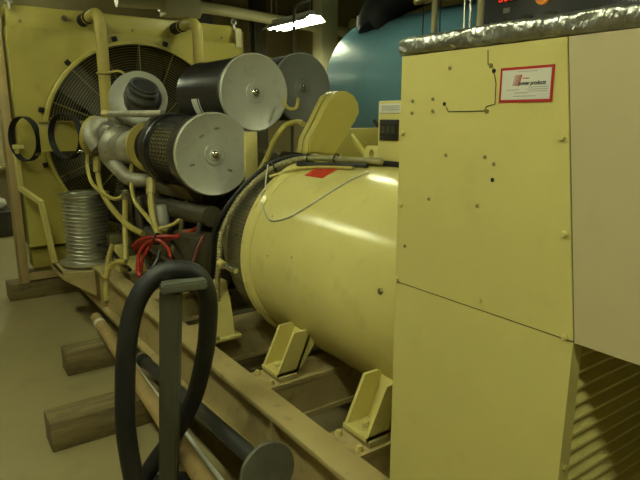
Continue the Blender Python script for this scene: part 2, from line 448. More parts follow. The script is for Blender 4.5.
# flywheel housing and rear mount
MB().lathe([(.2, -2.86), (.36, -2.86), (.41, -2.80), (.43, -2.66), (.43, -2.64), (.2, -2.64)], (0, YC, .908), (1, 0, 0), 64).build('flywheel_housing', GRIME_SHADE, en)
MB().prism([(-2.71, 1.13, .49), (-2.53, 1.13, .49), (-2.55, 1.13, .60), (-2.61, 1.13, .76), (-2.67, 1.13, .76)], (0, .10, 0)).build('rear_mount', CREAM, en)
MB().box((-2.73, 1.115, .47), (-2.51, 1.26, .49), .004).build('mount_base', CREAM, en)
for x in (-2.715, -2.52): bolt((x, 1.125, .49), (0, 0, 1), .015, en)
MB().prism([(-4.62, 1.13, .47), (-4.40, 1.13, .47), (-4.45, 1.13, .70), (-4.57, 1.13, .70)], (0, .30, 0)).build('front_mount', GRIME_SHADE, en)
MB().cyl(at(223, 265, 2.66), at(236, 271, 2.60), .013, seg=12).build('coupling_stub', CHROME, en)
MB().cyl(at(224, 265.5, 2.655), at(220, 263, 2.69), .019, seg=12).build('stub_nut', HOSEY, en)
# side equipment below the filters
for i, (px, py0, py1, t_, r, m) in enumerate(((161, 205, 238, 3.55, .048, CAPM), (180, 196, 240, 3.75, .05, GRIME_SHADE_D), (139, 196, 250, 3.9, .035, GRIME_SHADE_D), (126, 190, 250, 3.95, .03, GRIME_SHADE))):
    a, b_ = at(px, py0, t_), at(px, py1, t_); b_ = V((a.x, a.y, b_.z))
    MB().lathe([(r*.5, 0), (r, .012), (r, (a-b_).length-.02), (r*.75, (a-b_).length)], b_, (0, 0, 1), 20).build('fuel_filter', m, en)
MB().cyl((-3.95, 1.26, .78), (-3.35, 1.26, .78), .085, seg=24).build('starter_motor', GRIME_SHADE_D, en)
MB().cyl((-3.35, 1.26, .78), (-3.2, 1.30, .80), .06, seg=20).build('starter_nose', GRIME_SHADE, en)
MB().box((-3.15, 1.15, .62), (-2.9, 1.4, .95), .02).build('oil_cooler', GRIME_SHADE_D, en)
MB().box((-4.55, 1.10, .47), (-4.15, 1.38, .52), .005).box((-4.36, 1.12, .52), (-4.28, 1.2, .64), .01).build('side_bracket', CREAM, en)
def h(pts, r, name='hose', m=HOSEY, seg=8):
    return MB().tube([at(*p) for p in pts], r, seg).build(name, m, en)
h([(87, 152, 4.35), (87.5, 168, 4.35), (92, 183, 4.25), (104, 194, 4.1), (117, 199, 4.0), (127, 191, 3.95)], .014)
h([(98, 155, 4.25), (98, 174, 4.25), (102, 192, 4.15), (114, 211, 4.0), (129, 226, 3.85), (143, 234, 3.75)], .02)
h([(133, 155, 3.95), (131, 175, 3.9), (134, 199, 3.8), (147, 217, 3.65), (158, 228, 3.52), (168, 231, 3.5)], .014)
h([(151, 178, 3.55), (151, 200, 3.52), (154, 222, 3.48), (159, 236, 3.48)], .022)
h([(159, 229, 3.45), (174, 224, 3.45), (184, 215, 3.45), (195, 203, 3.5)], .011)
h([(125, 200, 3.9), (125, 225, 3.9), (126, 260, 3.85)], .019)
h([(97, 158, 4.24), (97, 172, 4.24)], .027, 'hose_ferrule')
h([(151, 180, 3.55), (151, 194, 3.53)], .03, 'hose_ferrule')
h([(166, 240, 3.5), (176, 222, 3.5), (190, 212, 3.5), (205, 200, 3.4)], .012, 'hose', CABLE)
h([(112, 245, 4.1), (108, 262, 4.0), (107, 275, 3.9), (106, 292, 3.85), (107, 302, 3.8)], .017)
h([(126, 262, 3.85), (117, 262, 3.88), (109, 268, 3.92), (106, 280, 3.86)], .02)
# hoses and brackets between the filters and the alternator
h([(255, 178, 3.15), (266, 160, 3.15), (273, 143, 3.2), (284, 127, 3.25), (297, 122, 3.2), (303, 124, 3.1)], .016, 'hose', OCHRE_SHADED)
h([(283, 100, 3.3), (288, 108, 3.25), (296, 108, 3.25), (298, 99, 3.3)], .010, 'hose', OCHRE_SHADED)
h([(262, 172, 3.1), (270, 152, 3.2), (276, 135, 3.3)], .012, 'hose', GRIME_SHADE)
MB().box((-3.2, 1.5, 1.10), (-2.68, 1.95, 1.24), .03).build('rear_housing', GRIME_SHADE_D, en)
MB().box((-2.75, 1.9, 1.30), (-2.62, 2.4, 1.53), .02).build('breather_box', OCHRE_SHADED, en)
MB().box((-2.91, 1.497, 1.235), (-2.87, 1.577, 1.513), .004).box((-3.1, 1.497, 1.20), (-2.87, 1.577, 1.235)).build('filter_bracket', CREAM, en)
MB().box((-3.4, 1.35, 1.12), (-3.34, 1.95, 1.16)).build('filter_bracket', GRIME_SHADE, en)
# rounded guard cover behind the alternator top
gc = MB(); fx = -2.36
def gpt(px, py):
    d = at(px, py, 1)-EYE; return EYE+d*((fx-EYE.x)/d.x)
poly = [gpt(*q) for q in ((308, 153), (310, 139), (318, 124), (327, 105), (332, 96), (339, 91), (347, 91), (354, 95), (359, 103), (360, 112), (356, 121), (346, 136), (335, 155))]
gc.prism(poly, (-.05, 0, 0))
bmesh.ops.bevel(gc.b, geom=[e for e in gc.b.edges if abs(e.verts[0].co.x-fx) < 1e-4 and abs(e.verts[1].co.x-fx) < 1e-4], offset=.008, segments=2, affect='EDGES')
gcov = gc.build('guard_cover', OCHRE_SHADED, en)
gc2 = MB().prism([p+V((-.062, 0, 0)) for p in poly], (-.04, 0, 0)).build('guard_cover_back', OCHRE_SHADED, en)
MB().tube([at(372, 164, 2.75), at(360, 147, 2.85), at(352, 136, 2.95)], .014, 8).build('brace', OCHRE_SHADED, en)
# dark lattice of small pipes behind the side equipment
for k in range(7):
    x = -4.5+k*.25
    MB().tube([(x, 1.30, 1.1), (x+.02, 1.24, .95), (x-.01, 1.26, .75), (x+.03, 1.36, .62)], .016, 8).build('fuel_pipe', GRIME_SHADE if k % 2 else GRIME_SHADE_D, en)
MB().tube([(-4.5, 1.22, .74), (-3.6, 1.2, .72), (-2.95, 1.22, .70)], .02, 8).build('fuel_rail', GRIME_SHADE_D, en)
MB().tube([at(150, 186, 3.7), at(175, 192, 3.6), at(206, 198, 3.4)], .035, 10).build('drain_pipe', GRIME_SHADE, en)

# ------------------------------------------------------------------ turbocharger
tu = thing('turbocharger', (-4.05, 1.15, 1.25), 'cast grey turbocharger with yellow clamp bands left of the near filter', 'turbocharger')
A0, A1, A2, A3, A4 = V((-3.80, 1.28, 1.40)), at(123, 149, 3.98), at(112, 141, 4.07), at(104, 138, 4.11), at(95, 136, 4.13)
MB().cyl(A0+V((.03, 0, 0)), A0-V((.05, .005, 0)), .175, .16, 40).build('inlet_band', HOSEY, tu)
MB().tube([A0-V((.04, 0, 0)), A0-V((.12, .02, 0)), A1], lambda f: .155-.05*f, 28).build('inlet_cone', ALU, tu)
MB().lathe([(.05, -.09), (.11, -.085), (.15, -.045), (.16, 0), (.15, .045), (.11, .08), (.05, .09)], A1.lerp(A2, .12), (A1-A2), 32).build('compressor_housing', ALU, tu)
MB().tube([A1+V((-.1, -.14, .0)), A1+V((-.16, -.17, .1)), A1+V((-.26, -.10, .17)), A1+V((-.36, .04, .14))], .055, 16).build('volute', ALU, tu)
MB().tube([A2.lerp(A1, .5), A2, A3], .08, 24).build('neck', ALU, tu)
MB().lathe([(.075, -.05), (.10, -.03), (.10, .03), (.09, .04), (.08, .05)], A3, (A4-A3), 32).build('flange', ALU, tu)
MB().lathe([(.09, -.025), (.122, -.018), (.122, .018), (.09, .025)], A3.lerp(A4, .62), (A4-A3), 32).build('hump_sleeve', ALU, tu)
MB().lathe([(.10, -.022), (.145, -.018), (.145, .018), (.10, .022)], A4, (A4-A3), 36).build('clamp_band', HOSEY, tu)
MB().lathe([(.09, -.11), (.14, -.09), (.15, 0), (.13, .08), (.07, .1)], (-4.1, 1.45, 1.36), (1, .2, 0), 28).build('turbine_housing', GRIME_SHADE, tu)
MB().tube([A2+V((.0, -.05, -.1)), A2+V((.18, -.04, -.16)), A1+V((.15, 0, -.2)), A0+V((-.05, .05, -.22))], .05, 14).build('outlet_elbow', ALU, tu)
for k in range(6):
    a = 2*PI*k/6
    u_, w_, d_ = frame(A1-A2)
    bolt(A1.lerp(A2, .12)-d_*.07+(u_*math.cos(a)+w_*math.sin(a))*.135, d_, .016, tu)
MB().cyl(at(106, 114, 3.86), at(163, 113.5, 3.52), .022, seg=14).build('support_bar', ALU, tu)
MB().cyl(at(104, 114, 3.87), at(110, 114, 3.84), .03, seg=6).build('bar_nut', HOSEY, tu)
MB().tube([at(110, 118, 4.0), at(118, 127, 4.0), at(126, 140, 3.95)], .022, 10).build('stay', ALU, tu)
MB().tube([at(160, 114, 3.65), at(148, 124, 3.7), at(140, 138, 3.8)], .02, 10).build('stay', ALU, tu)

# ------------------------------------------------------------------ open inlet plate with rubber spout
pt = at(138.5, 99, 3.92)
ip = thing('air_inlet', pt, 'round grey plate with a dark ribbed spout standing above the turbocharger', 'air inlet')
ax = V((.86, -.42, .28)).normalized()
MB().lathe([(.09, -.02), (.187, -.02), (.197, -.008), (.197, .006), (.183, .012), (.09, .012)], pt, ax, 48).build('mounting_plate', CAPM, ip)
sb0 = pt+RT*.03+V((0, 0, -.005))
sp = [sb0, sb0+ax*.045+V((0, 0, .005)), sb0+ax*.085+V((.0, .012, .022)), sb0+ax*.115+V((0, .03, .052))]
MB().tube(sp, lambda f: .122+.009*math.sin(f*24) - .03*f, 28, 10).build('spout', RUBG, ip)
tp = sp[-1]; td = (sp[-1]-sp[-2]).normalized()
MB().lathe([(.070, -.005), (.092, -.005), (.096, .01), (.09, .016), (.082, .012), (.076, .004)], tp, td, 32, False, False).build('spout_lip', RUBG, ip)
MB().lathe([(.0, 0), (.078, 0), (.078, .006), (0, .006)], tp, td, 28).build('spout_bore', DARKHOLE, ip)
MB().tube([pt-ax*.02, pt-ax*.16-V((0, 0, .02)), pt-ax*.22-V((0, -.05, .15)), pt-ax*.2-V((0, -.1, .34))], .085, 16).build('feed_pipe', GRIME_SHADE_D, ip)

# ------------------------------------------------------------------ air filters
def air_filter(c, R, rb, Ln, label, bodym, capm, caged=False):
    c = V(c)
    f = thing('air_filter', c-V((Ln/2, 0, R)), label, 'air filter', None)
    ex = V((1, 0, 0))
    MB().lathe([(R*.4, -.03), (R-.004, -.03), (R, -.022), (R, -.004), (R-.006, .002), (R-.014, .0), (R-.02, -.004), (.06, -.004), (.055, .001), (.0, .003)], c, ex, 64, True, False).build('end_cap', capm, f)
    nt = MB().lathe([(.034, -.004), (.034, .006), (.026, .012), (.022, .012)], c, ex, 24).build('washer', capm, f)
    MB().lathe([(.022, .008), (.022, .014), (.016, .020), (.008, .022)], c, ex, 20).build('wing_nut', CHROME, nt)
    if caged:
        MB().cyl(c+ex*-.03, c-ex*Ln, rb-.008, seg=64).build('pleats', PAPER, f)
        cg = MB()
        for k in range(14): cg.torus(c-ex*(.16+k*.024), ex, rb-.002, .003, 64, 4)
        for k in range(56):
            a = 2*PI*k/56; o_ = V((0, math.cos(a), math.sin(a)))*(rb-.002)
            cg.cyl(c+o_-ex*.12, c+o_-ex*(Ln-.06), .0028, seg=4)
        cg.build('cage', BLACKM, f)
        MB().lathe([(rb-.004, -.17), (rb+.003, -.17), (rb+.006, -.16), (rb+.006, -.03), (rb-.004, -.03)], c, ex, 64).build('front_band', bodym, f)
        MB().lathe([(rb-.004, -Ln), (rb+.014, -Ln), (rb+.018, -Ln+.02), (rb+.008, -Ln+.05), (rb+.006, -Ln+.13), (rb-.004, -Ln+.13)], c, ex, 64).build('rear_band', bodym, f)
        MB().torus(c-ex*(Ln-.09), ex, rb+.01, .007, 64, 6).build('clamp_ring', BLACKG, f)
        MB().tube([c-ex*(Ln-.01), c-ex*(Ln+.15), c-ex*(Ln+.29)+V((0, -.012, 0))], .155, 32).build('outlet_neck', BLACKM, f)
    else:
        MB().lathe([(rb-.03, -Ln), (rb, -Ln+.004), (rb+.006, -Ln+.014), (rb, -Ln+.024), (rb, -.03)], c, ex, 64).build('body', bodym, f)
        MB().torus(c-ex*.05, ex, rb+.003, .006, 64, 6).build('bead', bodym, f)
    return f
fa = air_filter((-2.88, 1.316, 1.394), .227, .208, .62, 'near round air filter with pale blank end cap and dark mesh body, lowest of three', BLACKG, CAPM, True)
fb = air_filter((-2.95, 1.614, 1.730), .218, .208, .69, 'glossy black drum air filter with a white label and pale end cap', BLACKG, CAPM)
fc = air_filter((-3.25, 2.134, 1.782), .225, .215, .64, 'rear dark air filter with dull grey end cap, half hidden behind the black drum', BLACKM, CAPD)
def cyl_patch(c, r, x0, x1, a0, a1, n=8, th=.0015):
    mb = MB(); c = V(c); R = []
    for i in range(n+1):
        a = a0+(a1-a0)*i/n; e = V((0, math.cos(a), math.sin(a)))
        R.append([c+e*r+V((x0, 0, 0)), c+e*r+V((x1, 0, 0)), c+e*(r+th)+V((x1, 0, 0)), c+e*(r+th)+V((x0, 0, 0))])
    return mb.rings(R)
cb = V((-2.95, 1.614, 1.730)); d2 = math.radians
lb = cyl_patch(cb, .208, -.44, -.33, d2(188), d2(222)).build('label', LABEL, fb)
cyl_patch(cb, .2096, -.352, -.342, d2(186), d2(223)).build('label_stripe', BLACKM, lb)
# little stampings on the near cap
for (dy, dz, r0) in ((-.07, .10, .5), (-.13, -.05, .2), (.09, -.09, -.4), (.02, .14, .1)):
    p = V((-2.88, 1.316+dy, 1.394+dz))
    MB().box(p+V((-.004, -.014, -.006)), p+V((-.0025, .014, .006)), 0, Matrix.Rotation(r0, 3, 'X')).build('stamping', CAPD, fa)

# ------------------------------------------------------------------ coolant pipes
def coolant(y, z0, label):
    p = thing('coolant_pipe', (-4.92, y, z0), label, 'pipe', None)
    MB().tube([(-5.29, y-.01, 2.405), (-5.16, y, 2.41), (-5.03, y, 2.408), (-4.95, y, 2.37), (-4.925, y, 2.28), (-4.92, y, 2.0), (-4.92, y, z0)], .047, 20, 8).build('pipe', HOSEY, p)
    MB().cyl((-5.425, y-.012, 2.404), (-5.22, y-.006, 2.408), .052, seg=20).build('rubber_sleeve', BLACKM, p)
    MB().torus((-5.25, y-.006, 2.407), (1, 0, 0), .054, .005, 28, 6).build('clamp', HOSEY, p)
    return p
p1 = coolant(1.305, 1.50, 'left vertical yellow coolant pipe rising in front of the fan guard')
coolant(2.13, 1.55, 'right bent yellow coolant pipe by the radiator corner above the black drum')
MB().torus((-4.92, 1.305, 1.93), (0, 0, 1), .05, .006, 28, 6).build('pipe_clip', GRIME_SHADE, p1)
MB().tube([at(97, 73, 4.62), at(110, 72.5, 4.55), at(119, 71, 4.5), at(126, 75, 4.4)], .010, 8).build('breather_tube', HOSEY, p1)
MB().lathe([(.049, 0), (.056, .004), (.056, .05), (.049, .054)], (-4.92, 1.305, 1.53), (0, 0, 1), 24).build('sleeve', HOSEY, p1)

# ------------------------------------------------------------------ clamp rings and bellows
def ring(c, R, ax, label):
    r = thing('clamp_ring', V(c)-V((0, 0, R)), label, 'hose clamp', 'loose black clamp rings')
    u, w, d = frame(ax)
    MB().lathe([(R-.008, -.026), (R, -.026), (R, .026), (R-.008, .026), (R-.008, -.026)], c, ax, 56, False, False).build('band', BLACKM, r)
    for a, nm in ((2.35, 'latch'), (5.6, 'latch')):
        p = V(c)+(u*math.cos(a)+w*math.sin(a))*(R+.004)
        MB().cyl(p-d*.02, p+d*.02, .012, seg=12).build(nm, CHROME, r)
    return r
ring((-5.1, .70, 1.421), .176, (.45, -.89, 0), 'left black clamp ring hanging at the end of the yellow guard plate')
ring((-4.75, .938, 1.449), .176, (.45, -.89, 0), 'right black clamp ring hanging between the first ring and the turbocharger')

be = thing('steel_bellows', (-4.69, 1.02, .452), 'corrugated steel bellows standing on the tan step beside the radiator', 'bellows')
pr = [(.15, 0), (.215, .0), (.222, .008), (.222, .02), (.172, .026)]
nb = 17
for i in range(nb*6+1):
    z = .03+i/(nb*6)*.50
    pr.append((.160+.011*math.cos(i/6*2*PI), z))
pr += [(.165, .535), (.182, .537), (.185, .545), (.182, .556), (.16, .556), (.15, .54), (.15, .02)]
MB().lathe(pr, be.location, (0, 0, 1), 56, False, False).build('corrugated_wall', STEEL, be, 20)
MB().lathe([(.0, 0), (.15, 0), (.15, .02), (0, .02)], be.location, (0, 0, 1), 40).build('base_plate', STEEL, be)
MB().lathe([(.183, .55), (.188, .552), (.186, .560), (.152, .560), (.15, .552)], be.location, (0, 0, 1), 48, False, False).build('rim', GRIME_SHADE, be)

# ------------------------------------------------------------------ alternator
al = thing('alternator', (-1.75, YC, .49), 'big cream cylindrical alternator on four feet at the middle of the skid', 'alternator')
ZA = .908; RA = .474
MB().lathe([(.3, -2.36), (RA, -2.36), (RA, -1.17), (RA+.004, -1.165), (RA+.004, -1.028), (.3, -1.028)], (0, YC, ZA), (1, 0, 0), 128).build('shell', CREAMA, al)
fl = MB().lathe([(.3, -2.43), (RA+.016, -2.43), (RA+.02, -2.425), (RA+.02, -2.385), (RA+.010, -2.375), (RA+.004, -2.36), (.3, -2.36)], (0, YC, ZA), (1, 0, 0), 128).build('end_flange', CREAMA, al)
MB().lathe([(.3, -2.64), (RA-.012, -2.64), (RA-.012, -2.43), (.3, -2.43)], (0, YC, ZA), (1, 0, 0), 96).build('adaptor', BLACKM, al)
gm = MB()
for k in range(14): gm.torus((-2.63+k*.014, YC, ZA), (1, 0, 0), RA-.009, .0028, 96, 4)
for k in range(150):
    a = 2*PI*k/150; e = V((0, math.cos(a), math.sin(a)))*(RA-.009)+V((0, YC, ZA))
    gm.cyl(e+V((-2.635, 0, 0)), e+V((-2.435, 0, 0)), .002, seg=4)
gm.build('mesh_screen', GRIME_SHADE, al)
for k in range(16):
    a = 2*PI*(k+.5)/16; e = V((0, math.cos(a), math.sin(a)))
    bolt(V((-2.405, YC, ZA))+e*(RA+.018), e, .011, al, CREAMA)
for a in (168, 95, 250):
    e = V((0, math.cos(d2(a)), math.sin(d2(a)))); bolt(V((-1.42, YC, ZA))+e*RA, e, .012, al)
for (x, a) in ((-2.2, 172), (-2.0, 168), (-2.25, 150)):
    e = V((0, math.cos(d2(a)), math.sin(d2(a)))); bolt(V((x, YC, ZA))+e*(RA-.001), e, .005, al, BOLT)
# feet: U-shaped brackets
def foot(x, s):
    f = MB()
    w = .066
    Y = lambda y: YC+s*y        # s=-1 is the near side; y is distance from centre line
    rot = None
    def web(x0, x1):
        poly = [(x0, Y(.568), .492), (x0, Y(.455), .492), (x0, Y(.37), .605), (x0, Y(.40), .668), (x0, Y(.415), .675), (x0, Y(.478), .675)]
        f.prism(poly, (x1-x0, 0, 0))
    web(x-w, x-w+.014); web(x+w-.014, x+w)
    f.prism([(x-w, Y(.570), .49), (x+w, Y(.570), .49), (x+w, Y(.45), .49), (x-w, Y(.45), .49)], (0, 0, .016))
    f.prism([(x-w, Y(.47), .50), (x+w, Y(.47), .50), (x+w, Y(.395), .67), (x-w, Y(.395), .67)], (0, -s*.012, .0))
    o = f.build('foot', CREAM, al, 20)
    bolt((x, Y(.525), .506), (0, 0, 1), .02, o, CREAM, .022, 'foot_bolt')
    MB().lathe([(.03, 0), (.03, .004)], (x, Y(.525), .506), (0, 0, 1), 16).build('foot_washer', CREAM, o)
for x in (-2.03, -1.425):
    for s in (-1, 1): foot(x, s)
# lifting lug with a hole
def lug(x):
    z0 = ZA+RA-.006; y0 = YC-.012
    cx, cz, r = x, z0+.052, .017
    out = [(x-.062, z0), (x+.062, z0), (x+.058, z0+.02), (x+.045, z0+.09), (x-.03, z0+.09), (x-.045, z0+.08)]
    mb = MB(); n = 24
    def hit(a):
        c_, s_ = math.cos(a), math.sin(a); best = None
        for i in range(len(out)):
            (x1, z1), (x2, z2) = out[i], out[(i+1) % len(out)]
            ex_, ez_ = x2-x1, z2-z1
            den = c_*ez_-s_*ex_
            if abs(den) < 1e-9: continue
            k = ((x1-cx)*ez_-(z1-cz)*ex_)/den
            m_ = ((x1-cx)*s_-(z1-cz)*c_)/den
            if k > 0 and -1e-6 <= m_ <= 1+1e-6: best = k if best is None else min(best, k)
        return cx+c_*best, cz+s_*best
    angs = sorted([2*PI*i/n for i in range(n)]+[math.atan2(z-cz, xx-cx) % (2*PI) for xx, z in out])
    O = [hit(a) for a in angs]; I = [(cx+math.cos(a)*r, cz+math.sin(a)*r*1.25) for a in angs]
    m2 = len(angs)
    F = [[mb.b.verts.new((p[0], y, p[1])) for p in L_] for y in (y0, y0+.024) for L_ in (O, I)]
    for i in range(m2):
        j = (i+1) % m2
        mb.face((F[0][i], F[0][j], F[1][j], F[1][i])); mb.face((F[2][i], F[3][i], F[3][j], F[2][j]))
        mb.face((F[0][i], F[2][i], F[2][j], F[0][j])); mb.face((F[1][i], F[1][j], F[3][j], F[3][i]))
    return mb.build('lifting_lug', CREAM, al)
lug(-2.02)
# red warning sticker on the shell
st_ = cyl_patch((0, YC, ZA), RA+.001, -2.25, -2.10, d2(107), d2(119), 8, .001).build('warning_sticker', STICK, al)
st_['label'] = 'red sticker'
# cable loom over the flange
def loom_pt(a, x, r): return V((x, YC+math.cos(d2(a))*r, ZA+math.sin(d2(a))*r))
lp = [V((-2.60, 1.2, .50)), V((-2.585, 1.165, .70)), loom_pt(182, -2.56, .545), loom_pt(165, -2.55, .54), loom_pt(145, -2.52, .525), loom_pt(125, -2.47, .52), loom_pt(112, -2.40, .515), loom_pt(104, -2.30, .505), loom_pt(100, -2.15, .50), loom_pt(97, -2.0, .498), loom_pt(96, -1.9, .498)]
ll = spline(lp, 10)
lo_ = MB().tube(spline(lp, 40), lambda f: .0135+.0020*math.sin(f*620), 10, raw=True).build('cable_conduit', CONDG, al, 60)
lp2 = [p+V((-.035, -.02 if i < 4 else .0, .012 if i < 7 else -.004)) + (V((0, .03, 0)) if i > 6 else V((0, 0, 0))) for i, p in enumerate(lp)]
MB().tube(lp2, .014, 8, 8).build('cable', CABLE, al)
lp3 = [loom_pt(112, -2.38, .494), loom_pt(108, -2.25, .487), loom_pt(104, -2.1, .486), loom_pt(101, -1.95, .486)]
MB().tube(lp3, .010, 8, 8).build('cable', CABLE, al)
lp4 = [loom_pt(128, -2.44, .505), loom_pt(116, -2.34, .49), loom_pt(110, -2.2, .484), loom_pt(106, -2.0, .484)]
MB().tube(lp4, .008, 8, 8).build('cable', HOSEY, al)
for k in (52, 66, 78): MB().torus(ll[k], ll[k+1]-ll[k-1], .022, .004, 20, 6).build('cable_tie', CABLE, al)
# red and black leads hanging from the conduit end
MB().tube([V((-2.60, 1.19, .52)), V((-2.585, 1.155, .62)), V((-2.6, 1.15, .70)), V((-2.63, 1.15, .78))], .007, 6).build('lead', REDC, al)
# thin loose wire lying on the shell
wl = [loom_pt(a, x, RA+.006) for a, x in ((128, -2.44), (141, -2.41), (150, -2.34), (152, -2.26), (151, -2.18), (147, -2.10), (140, -2.02), (130, -1.95), (118, -1.9), (108, -1.88))]
wl = [V((p.x, p.y, p.z)) for p in wl]
w0 = [at(268, 165, 2.78), at(266, 178, 2.74), at(265, 190, 2.71)]
MB().tube(w0+[loom_pt(a, x, (RA+.022 if x < -2.37 else RA+.005)) for a, x in ((140.5, -2.405), (147, -2.35), (152, -2.27), (152, -2.2), (148, -2.11), (141, -2.03), (131, -1.96), (119, -1.91), (108, -1.88))], .0035, 6, 6).build('loose_wire', WIRE, al)

# ------------------------------------------------------------------ instrument box on the alternator
jb = thing('instrument_box', (-1.82, 1.75, 1.37), 'small cream box with a black meter window standing on the alternator', 'junction box')
MB().box((-1.975, 1.70, 1.36), (-1.60, 1.90, 1.665), .006).build('housing', CREAM, jb)
MB().box((-1.962, 1.695, 1.612), (-1.80, 1.70, 1.652), .001).build('label_plate', LABEL, jb)
for z in (1.642, 1.634, 1.626): MB().box((-1.945, 1.6935, z-.0015), (-1.83, 1.695, z+.0015)).build('print_line', GREYINK, jb)
mw = MB().box((-1.955, 1.692, 1.495), (-1.835, 1.70, 1.585), .002).build('meter_window', BLACKG, jb)
MB().box((-1.945, 1.690, 1.515), (-1.845, 1.692, 1.565)).build('meter_glass', BLACKM, mw)
for k in range(3): MB().box((-1.94+k*.033, 1.6885, 1.525), (-1.915+k*.033, 1.690, 1.558)).build('dial', GRIME_SHADE_D, mw)
sl = MB().box((-1.93, 1.694, 1.375), (-1.80, 1.70, 1.405)).build('slot', BLACKM, jb)
MB().tube([(-1.975, 1.78, 1.535), (-2.03, 1.76, 1.55), (-2.06, 1.75, 1.58)], .009, 8).build('cable_gland', BLACKM, jb)

# ------------------------------------------------------------------ control cabinet
YF = .95
cc = thing('control_cabinet', (-.75, YC, .47), 'tall cream and beige control cabinet at the near end with a red bordered sign', 'cabinet')
XL, XRt, XE = -1.02, .40, -.54
ZS, ZT = 1.19, 1.735
MB().box((XL+.002, YF+.004, .47), (XE-.02, 2.48, ZS), .001).build('lower_housing', CREAM, cc)
MB().box((XL+.002, YF+.004, ZS), (XRt, 2.48, ZT), .001).build('upper_housing', BEIGE, cc)
def panel(name, pts, m, th=.006):
    return MB().prism([(x, YF-.002, z) for x, z in pts], (0, th, 0)).build(name, m, cc)
panel('upper_panel', [(XL, ZS+.0022), (-.5375, ZS+.0022), (-.604, ZT), (XL, ZT)], CREAM)
panel('side_panel', [(-.534, ZS), (XRt, ZS), (XRt, ZT), (-.6005, ZT)], BEIGE)
panel('lower_panel', [(XL, .47), (XE-.002, .47), (-.5365, ZS-.0008), (XL, ZS-.0008)], CREAM)
MB().prism([(-.5375, YF+.0015, ZS), (-.534, YF+.0015, ZS), (-.6005, YF+.0015, ZT), (-.604, YF+.0015, ZT)], (0, .002, 0)).build('panel_gap', DARKHOLE, cc)
MB().prism([(XL, YF+.0015, ZS-.001), (-.536, YF+.0015, ZS-.001), (-.536, YF+.0015, ZS+.0025), (XL, YF+.0015, ZS+.0025)], (0, .002, 0)).build('panel_gap', DARKHOLE, cc)
# louvred end under the overhang
MB().box((XE-.02, YF+.004, .47), (XE, YF+.035, ZS)).box((XE-.02, 2.43, .47), (XE, 2.48, ZS)).box((XE-.02, YF+.035, .47), (XE, 2.43, .50)).build('louver_frame', CREAM, cc)
lv = MB()
z = .515
while z < ZS-.01:
    lv.prism([(XE-.02, YF+.034, z+.012), (XE-.018, YF+.034, z+.016), (XE-.001, YF+.034, z-.006), (XE-.001, YF+.034, z-.012), (XE-.004, YF+.034, z-.012)], (0, 2.43-YF-.033, 0))
    z += .034
lv.build('louvers', CREAM, cc)
MB().box((XE-.022, YF+.03, .49), (XE-.0195, 2.44, ZS)).build('louver_backing', DARKHOLE, cc)
for z in (.92, .62): bolt((XE, YF+.018, z), (1, 0, 0), .0065, cc, CREAM)
# fixings on the front
def yp(px, py, y):
    d = at(px, py, 1)-EYE; return EYE+d*(y/d.y)
for (px, py) in ((413, 101), (433, 99), (412, 113), (433, 111), (450, 68), (446, 155), (485, 157), (494, 164), (429, 199), (477.5, 206), (405, 246)):
    bolt(yp(px, py, YF-.002), (0, -1, 0), .0042, cc, BOLT, .003, 'screw')
for (px, py) in ((403.5, 133), (401, 205), (397.5, 279), (563, 137.5), (565, 234), (565, 337), (480, 300)):
    bolt(yp(px, py, YF-.002), (0, -1, 0), .0062, cc, CREAM, .006)
for (px, py) in ((494, 71), (492.5, 180), (444.5, 104)):
    MB().lathe([(.0045, 0), (.0045, .0008)], yp(px, py, YF-.002), (0, -1, 0), 14).build('screw_hole', DARKHOLE, cc)
def seam(pts):
    P = [yp(px, py, YF-.0022) for px, py in pts]
    return MB().tube(P, .0011, 5, raw=True).build('access_cover_seam', GRIME_SHADE_D, cc)
seam([(488, 50), (488, 64.5), (492, 65.5)])
seam([(494, 72), (496, 83), (495, 104), (486.5, 106.5), (484.5, 111), (448.5, 111.8), (446, 107)])
MB().lathe([(.0045, 0), (.0045, .002)], yp(491, 65.5, YF-.002), (0, -1, 0), 12).build('seam_clip', BOLT, cc)
MB().lathe([(.0045, 0), (.0045, .002)], yp(487, 111.5, YF-.002), (0, -1, 0), 12).build('seam_clip', BOLT, cc)

# sign
sx0, sx1, sz0, sz1 = -.738, -.622, 1.6255, 1.6905
sg = MB().box((sx0, YF-.0035, sz0), (sx1, YF-.002, sz1)).build('sign', REDL, cc)
sg['label'] = 'white sign with a red border'
bw = .005
MB().box((sx0+bw, YF-.0040, sz0+bw), (sx1-bw, YF-.0035, sz1-bw)).build('sign_face', LABEL, sg)
ys = YF-.0043
def text(s, x, z, size, m, name, shear=0, bold=0, sxx=1.0):
    cu = bpy.data.curves.new('t', 'FONT'); cu.body = s; cu.size = size; cu.shear = shear; cu.offset = bold; cu.extrude = .0001
    ob = bpy.data.objects.new('t', cu); COL.objects.link(ob)
    bpy.context.view_layer.update()
    me = bpy.data.meshes.new_from_object(ob)
    bpy.data.objects.remove(ob)
    off = root_loc(sg)
    for v in me.vertices: v.co = V((x+v.co.x*sxx, ys-v.co.z, z+v.co.y))-off
    me.materials.append(m)
    o = bpy.data.objects.new(name, me); COL.objects.link(o); o.parent = sg
    return o
lg = MB()
for k in range(6):
    x = sx0+.030+k*.0026; w_ = .0006+k*.00028
    lg.prism([(x, ys, sz0+.0305), (x+w_, ys, sz0+.0305), (x+w_+.0055, ys, sz0+.0505), (x+.0055, ys, sz0+.0505)], (0, .0005, 0))
lg.build('logo', REDL, sg)
text('power products', sx0+.0435, sz0+.0315, .0105, INK, 'lettering', .28, .00025, .84)
